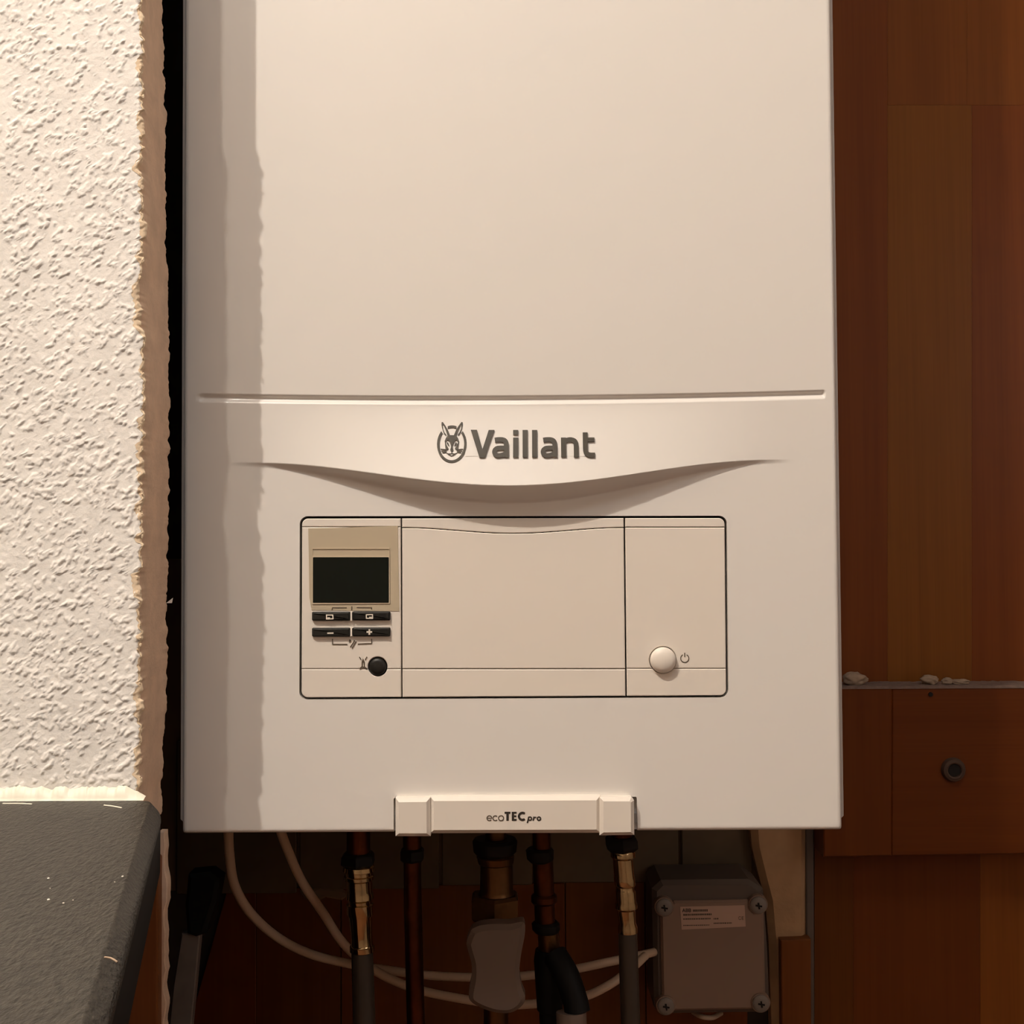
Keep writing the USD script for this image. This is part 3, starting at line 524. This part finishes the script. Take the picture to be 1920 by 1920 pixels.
hexn = pipe_px(YA, [(928, 1676, 44), (928, 1682, 49), (928, 1716, 49), (928, 1722, 44)], 6); obj('hex_nut', hexn, M['olddbrass'], gv_, smooth=20)
hp = [(884, 1742), (900, 1735), (925, 1732), (955, 1732), (978, 1728), (984, 1734), (984, 1752), (977, 1790), (974, 1822), (978, 1850), (985, 1870), (978, 1886), (958, 1898), (930, 1898), (900, 1888), (882, 1876), (879, 1860), (884, 1832), (884, 1806), (877, 1780), (875, 1765)]
hpoly = Polygon(spline(hp + [hp[0]], 5)[:-1]).buffer(0)
obj('handle', prism(px2w(hpoly, YA - .04), YA - .044, .016, .0035), M['greyh'], gv_, smooth=35, label='waisted grey handle')
obj('handle_stem', bx(at(928, 1760, YA)[0] - .008, at(928, 1760, YA)[0] + .008, YA - .032, YA, at(928, 1775, YA)[2], at(928, 1745, YA)[2], .002), M['olddbrass'], gv_)
fv_ = pipe('filling_valve', 'dark copper pipe with black collars and an angled black valve right of the grey handle', [
    ('copper_stub', 'copper', [(1015, HI, 17), (1016, 1600, 17)], 24),
    ('collar', 'blacknut', [(1012, 1590, 22), (1012, 1594, 26), (1013, 1610, 25), (1014, 1616, 20)], 24),
    ('copper_tube', 'copper', [(1018, 1612, 19), (1022, 1735, 19)], 24),
    ('ring', 'copper', [(1020, 1676, 21), (1020, 1680, 24), (1020, 1690, 24), (1020, 1694, 21)], 24),
    ('collar', 'blacknut', [(1023, 1728, 22), (1023, 1732, 26), (1024, 1742, 26), (1025, 1748, 22)], 24),
    ('brass_stem', 'olddbrass', [(1028, 1745, 20), (1030, 1790, 20)], 24),
    ('valve_body', 'blackpl', [(1028, 1780, 24), (1028, 1800, 27), (1030, 1860, 25), (1031, 1892, 24), (1031, 1897, 20), (1032, 1960, 19)], 24)], cat='valve')
ang = [at(1040, 1790, YA - .01), at(1062, 1828, YA - .02), at(1078, 1875, YA - .025), at(1083, 1898, YA - .027)]
obj('angled_outlet', tube(spline(ang, 6), .0095, 20), M['blackpl'], fv_, smooth=50)
tip = [at(1071, 1897, YA - .027), at(1073, 1960, YA - .03)]
obj('outlet_end', tube(np.array(tip), .0112, 20), M['greyh'], fv_, smooth=40, label='pale outlet end')
pipe('return_pipe', 'brass fitting with black nut above a grey sleeved pipe, beside the junction box', [
    ('copper_stub', 'copper', [(1165, HI, 20), (1165, 1580, 20)], 24),
    ('nut', 'blacknut', [(1165, 1568, 29), (1165, 1574, 33), (1166, 1588, 33), (1166, 1596, 24)], 6),
    ('fitting', 'brass', [(1168, 1592, 20), (1168, 1598, 23), (1168, 1606, 23), (1168, 1610, 19), (1170, 1640, 19), (1171, 1648, 20), (1172, 1658, 20), (1172, 1662, 17), (1172, 1668, 17), (1173, 1671, 19), (1174, 1690, 19), (1174, 1694, 21), (1174, 1702, 21), (1174, 1706, 17), (1176, 1730, 16), (1177, 1738, 18), (1177, 1748, 18), (1177, 1752, 15)], 32),
    ('grey_sleeve', 'insul', [(1177, 1748, 17.5), (1180, 1850, 18), (1184, 1960, 18)], 28)])

# ------------------------------------------------------------------ cables
YC = .235
def cab(name, pts, r, label):
    P = spline([at(x, y, Y) for x, y, Y in pts], 10); obj(name, tube(P, r), M['cable'], smooth=50, label=label, cat='cable')
cab('cable', [(428, 1545, .09), (430, 1600, .10), (440, 1660, .12), (470, 1712, .15), (520, 1757, .18), (580, 1788, .20), (650, 1806, .215), (720, 1818, .225), (820, 1830, YC), (950, 1832, YC), (1060, 1820, YC), (1140, 1804, YC), (1215, 1788, .26), (1240, 1780, .29)], .0036, 'cream cable in a wide curve, leaving the heater at its far left end')
cab('cable', [(522, 1545, .10), (536, 1585, .12), (566, 1652, .15), (606, 1712, .18), (645, 1770, .196), (700, 1818, .205), (770, 1851, .215), (850, 1870, .22), (960, 1884, .22), (1080, 1872, .22), (1140, 1848, .22), (1185, 1815, .235), (1210, 1792, .25)], .0036, 'cream cable running steeply down to the leftmost pipe and sagging lowest behind the pipes')
cab('cable', [(1300, 1898, .30), (1315, 1906, .285), (1335, 1908, .285), (1352, 1900, .30)], .0022, 'short loop of wire under the junction box')

# ------------------------------------------------------------------ junction box
YJ = .262
jb = thing('junction_box', 'grey square junction box with four cross-head screws and a paper label', 'junction box')
bodyp = Polygon([(1223, 1668), (1240, 1652), (1405, 1650), (1432, 1668), (1440, 1780), (1444, 1890), (1430, 1900), (1238, 1903), (1227, 1890)])
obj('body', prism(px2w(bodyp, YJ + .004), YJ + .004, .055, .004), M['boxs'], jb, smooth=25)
for sx, sy in ((1245, 1700), (1421, 1696), (1248, 1885), (1426, 1880)):
    obj('screw_post', lathe_y(sx, sy, YJ, [(-.001, .3), (-.001, 17.5), (.0, 18.5), (.012, 18.8)], 32), M['box'], jb, smooth=40)
lidp = Polygon([(1238, 1694), (1260, 1694), (1264, 1690), (1402, 1688), (1408, 1692), (1432, 1692), (1436, 1884), (1412, 1893), (1262, 1896), (1242, 1890)])
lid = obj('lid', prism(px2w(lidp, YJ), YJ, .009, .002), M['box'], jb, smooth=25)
for sx, sy in ((1245, 1700), (1421, 1696), (1248, 1885), (1426, 1880)):
    s_ = obj('screw', lathe_y(sx, sy, YJ, [(-.0042, .3), (-.0041, 8), (-.0035, 13), (-.0024, 15.5), (.001, 15.5)], 32), M['screw'], jb, smooth=40)
    cr = unary_union([stroke([(sx - 6, sy - 1), (sx + 6, sy + 1)], 3), stroke([(sx - 1, sy - 6), (sx + 1, sy + 6)], 3)])
    obj('cross_slot', prism(px2w(cr, YJ), YJ - .0046, .002, 0), M['hole'], s_, smooth=False)
lab = obj('paper_label', prism(px2w(Polygon([(1275, 1700), (1396, 1697), (1398, 1737), (1278, 1743)]), YJ), YJ - .0004, .0006, 0), M['label'], lid, smooth=False)
def txt(s, px, py, h, Y, bold=False, shear=0):
    m = meshkit.text_mesh(s, h / ppm(Y), .0002, bold); p = at(px, py, Y); v = m.vertices; m.vertices = np.c_[p[0] + v[:, 0], Y - v[:, 2], p[2] + v[:, 1] + .0054 * v[:, 0]]; trimesh.repair.fix_normals(m); return m
obj('printed_word', txt('ABB', 1279, 1710, 6.2, YJ - .0004, True), M['printblack'], lid, smooth=False)
rows = []
for (x0, x1, y, hgt) in ((1299, 1327, 1707.5, 4.0), (1281, 1335, 1715, 3.2), (1281, 1332, 1723, 2.4), (1338, 1347, 1723.5, 2.4), (1281, 1330, 1735, 1.6), (1338, 1372, 1732, 2.2)):
    x = x0
    while x < x1:
        w = random.uniform(1.4, 3.2); rows.append(sbox(x, y - hgt / 2 - (x - 1281) * .02, min(x + w, x1), y + hgt / 2 - (x - 1281) * .02)); x += w + random.uniform(.6, 1.2)
obj('print_rows', prism(px2w(unary_union(rows), YJ), YJ - .0006, .0003, 0), M['print'], lid, smooth=False, label='rows of tiny print')
obj('printed_mark', txt('CE', 1384, 1724.5, 6.0, YJ - .0004), M['print'], lid, smooth=False)

# ------------------------------------------------------------------ strip leaning in the dark corner
ls = thing('leaning_strip', 'flat grey strip with black sleeve, leaning in the dark corner under the heater', 'strip')
YS = .12
obj('strip', prism(px2w(Polygon([(340, 1750), (375, 1752), (366, 1850), (352, 1990), (310, 1990), (324, 1850)]), YS), YS, .008, .001), M['greypvc'], ls)
obj('sleeve', prism(px2w(Polygon([(352, 1640), (392, 1636), (411, 1650), (404, 1690), (384, 1752), (366, 1758), (350, 1752), (346, 1700)]), YS - .006), YS - .006, .02, .003), M['blackpl'], ls)
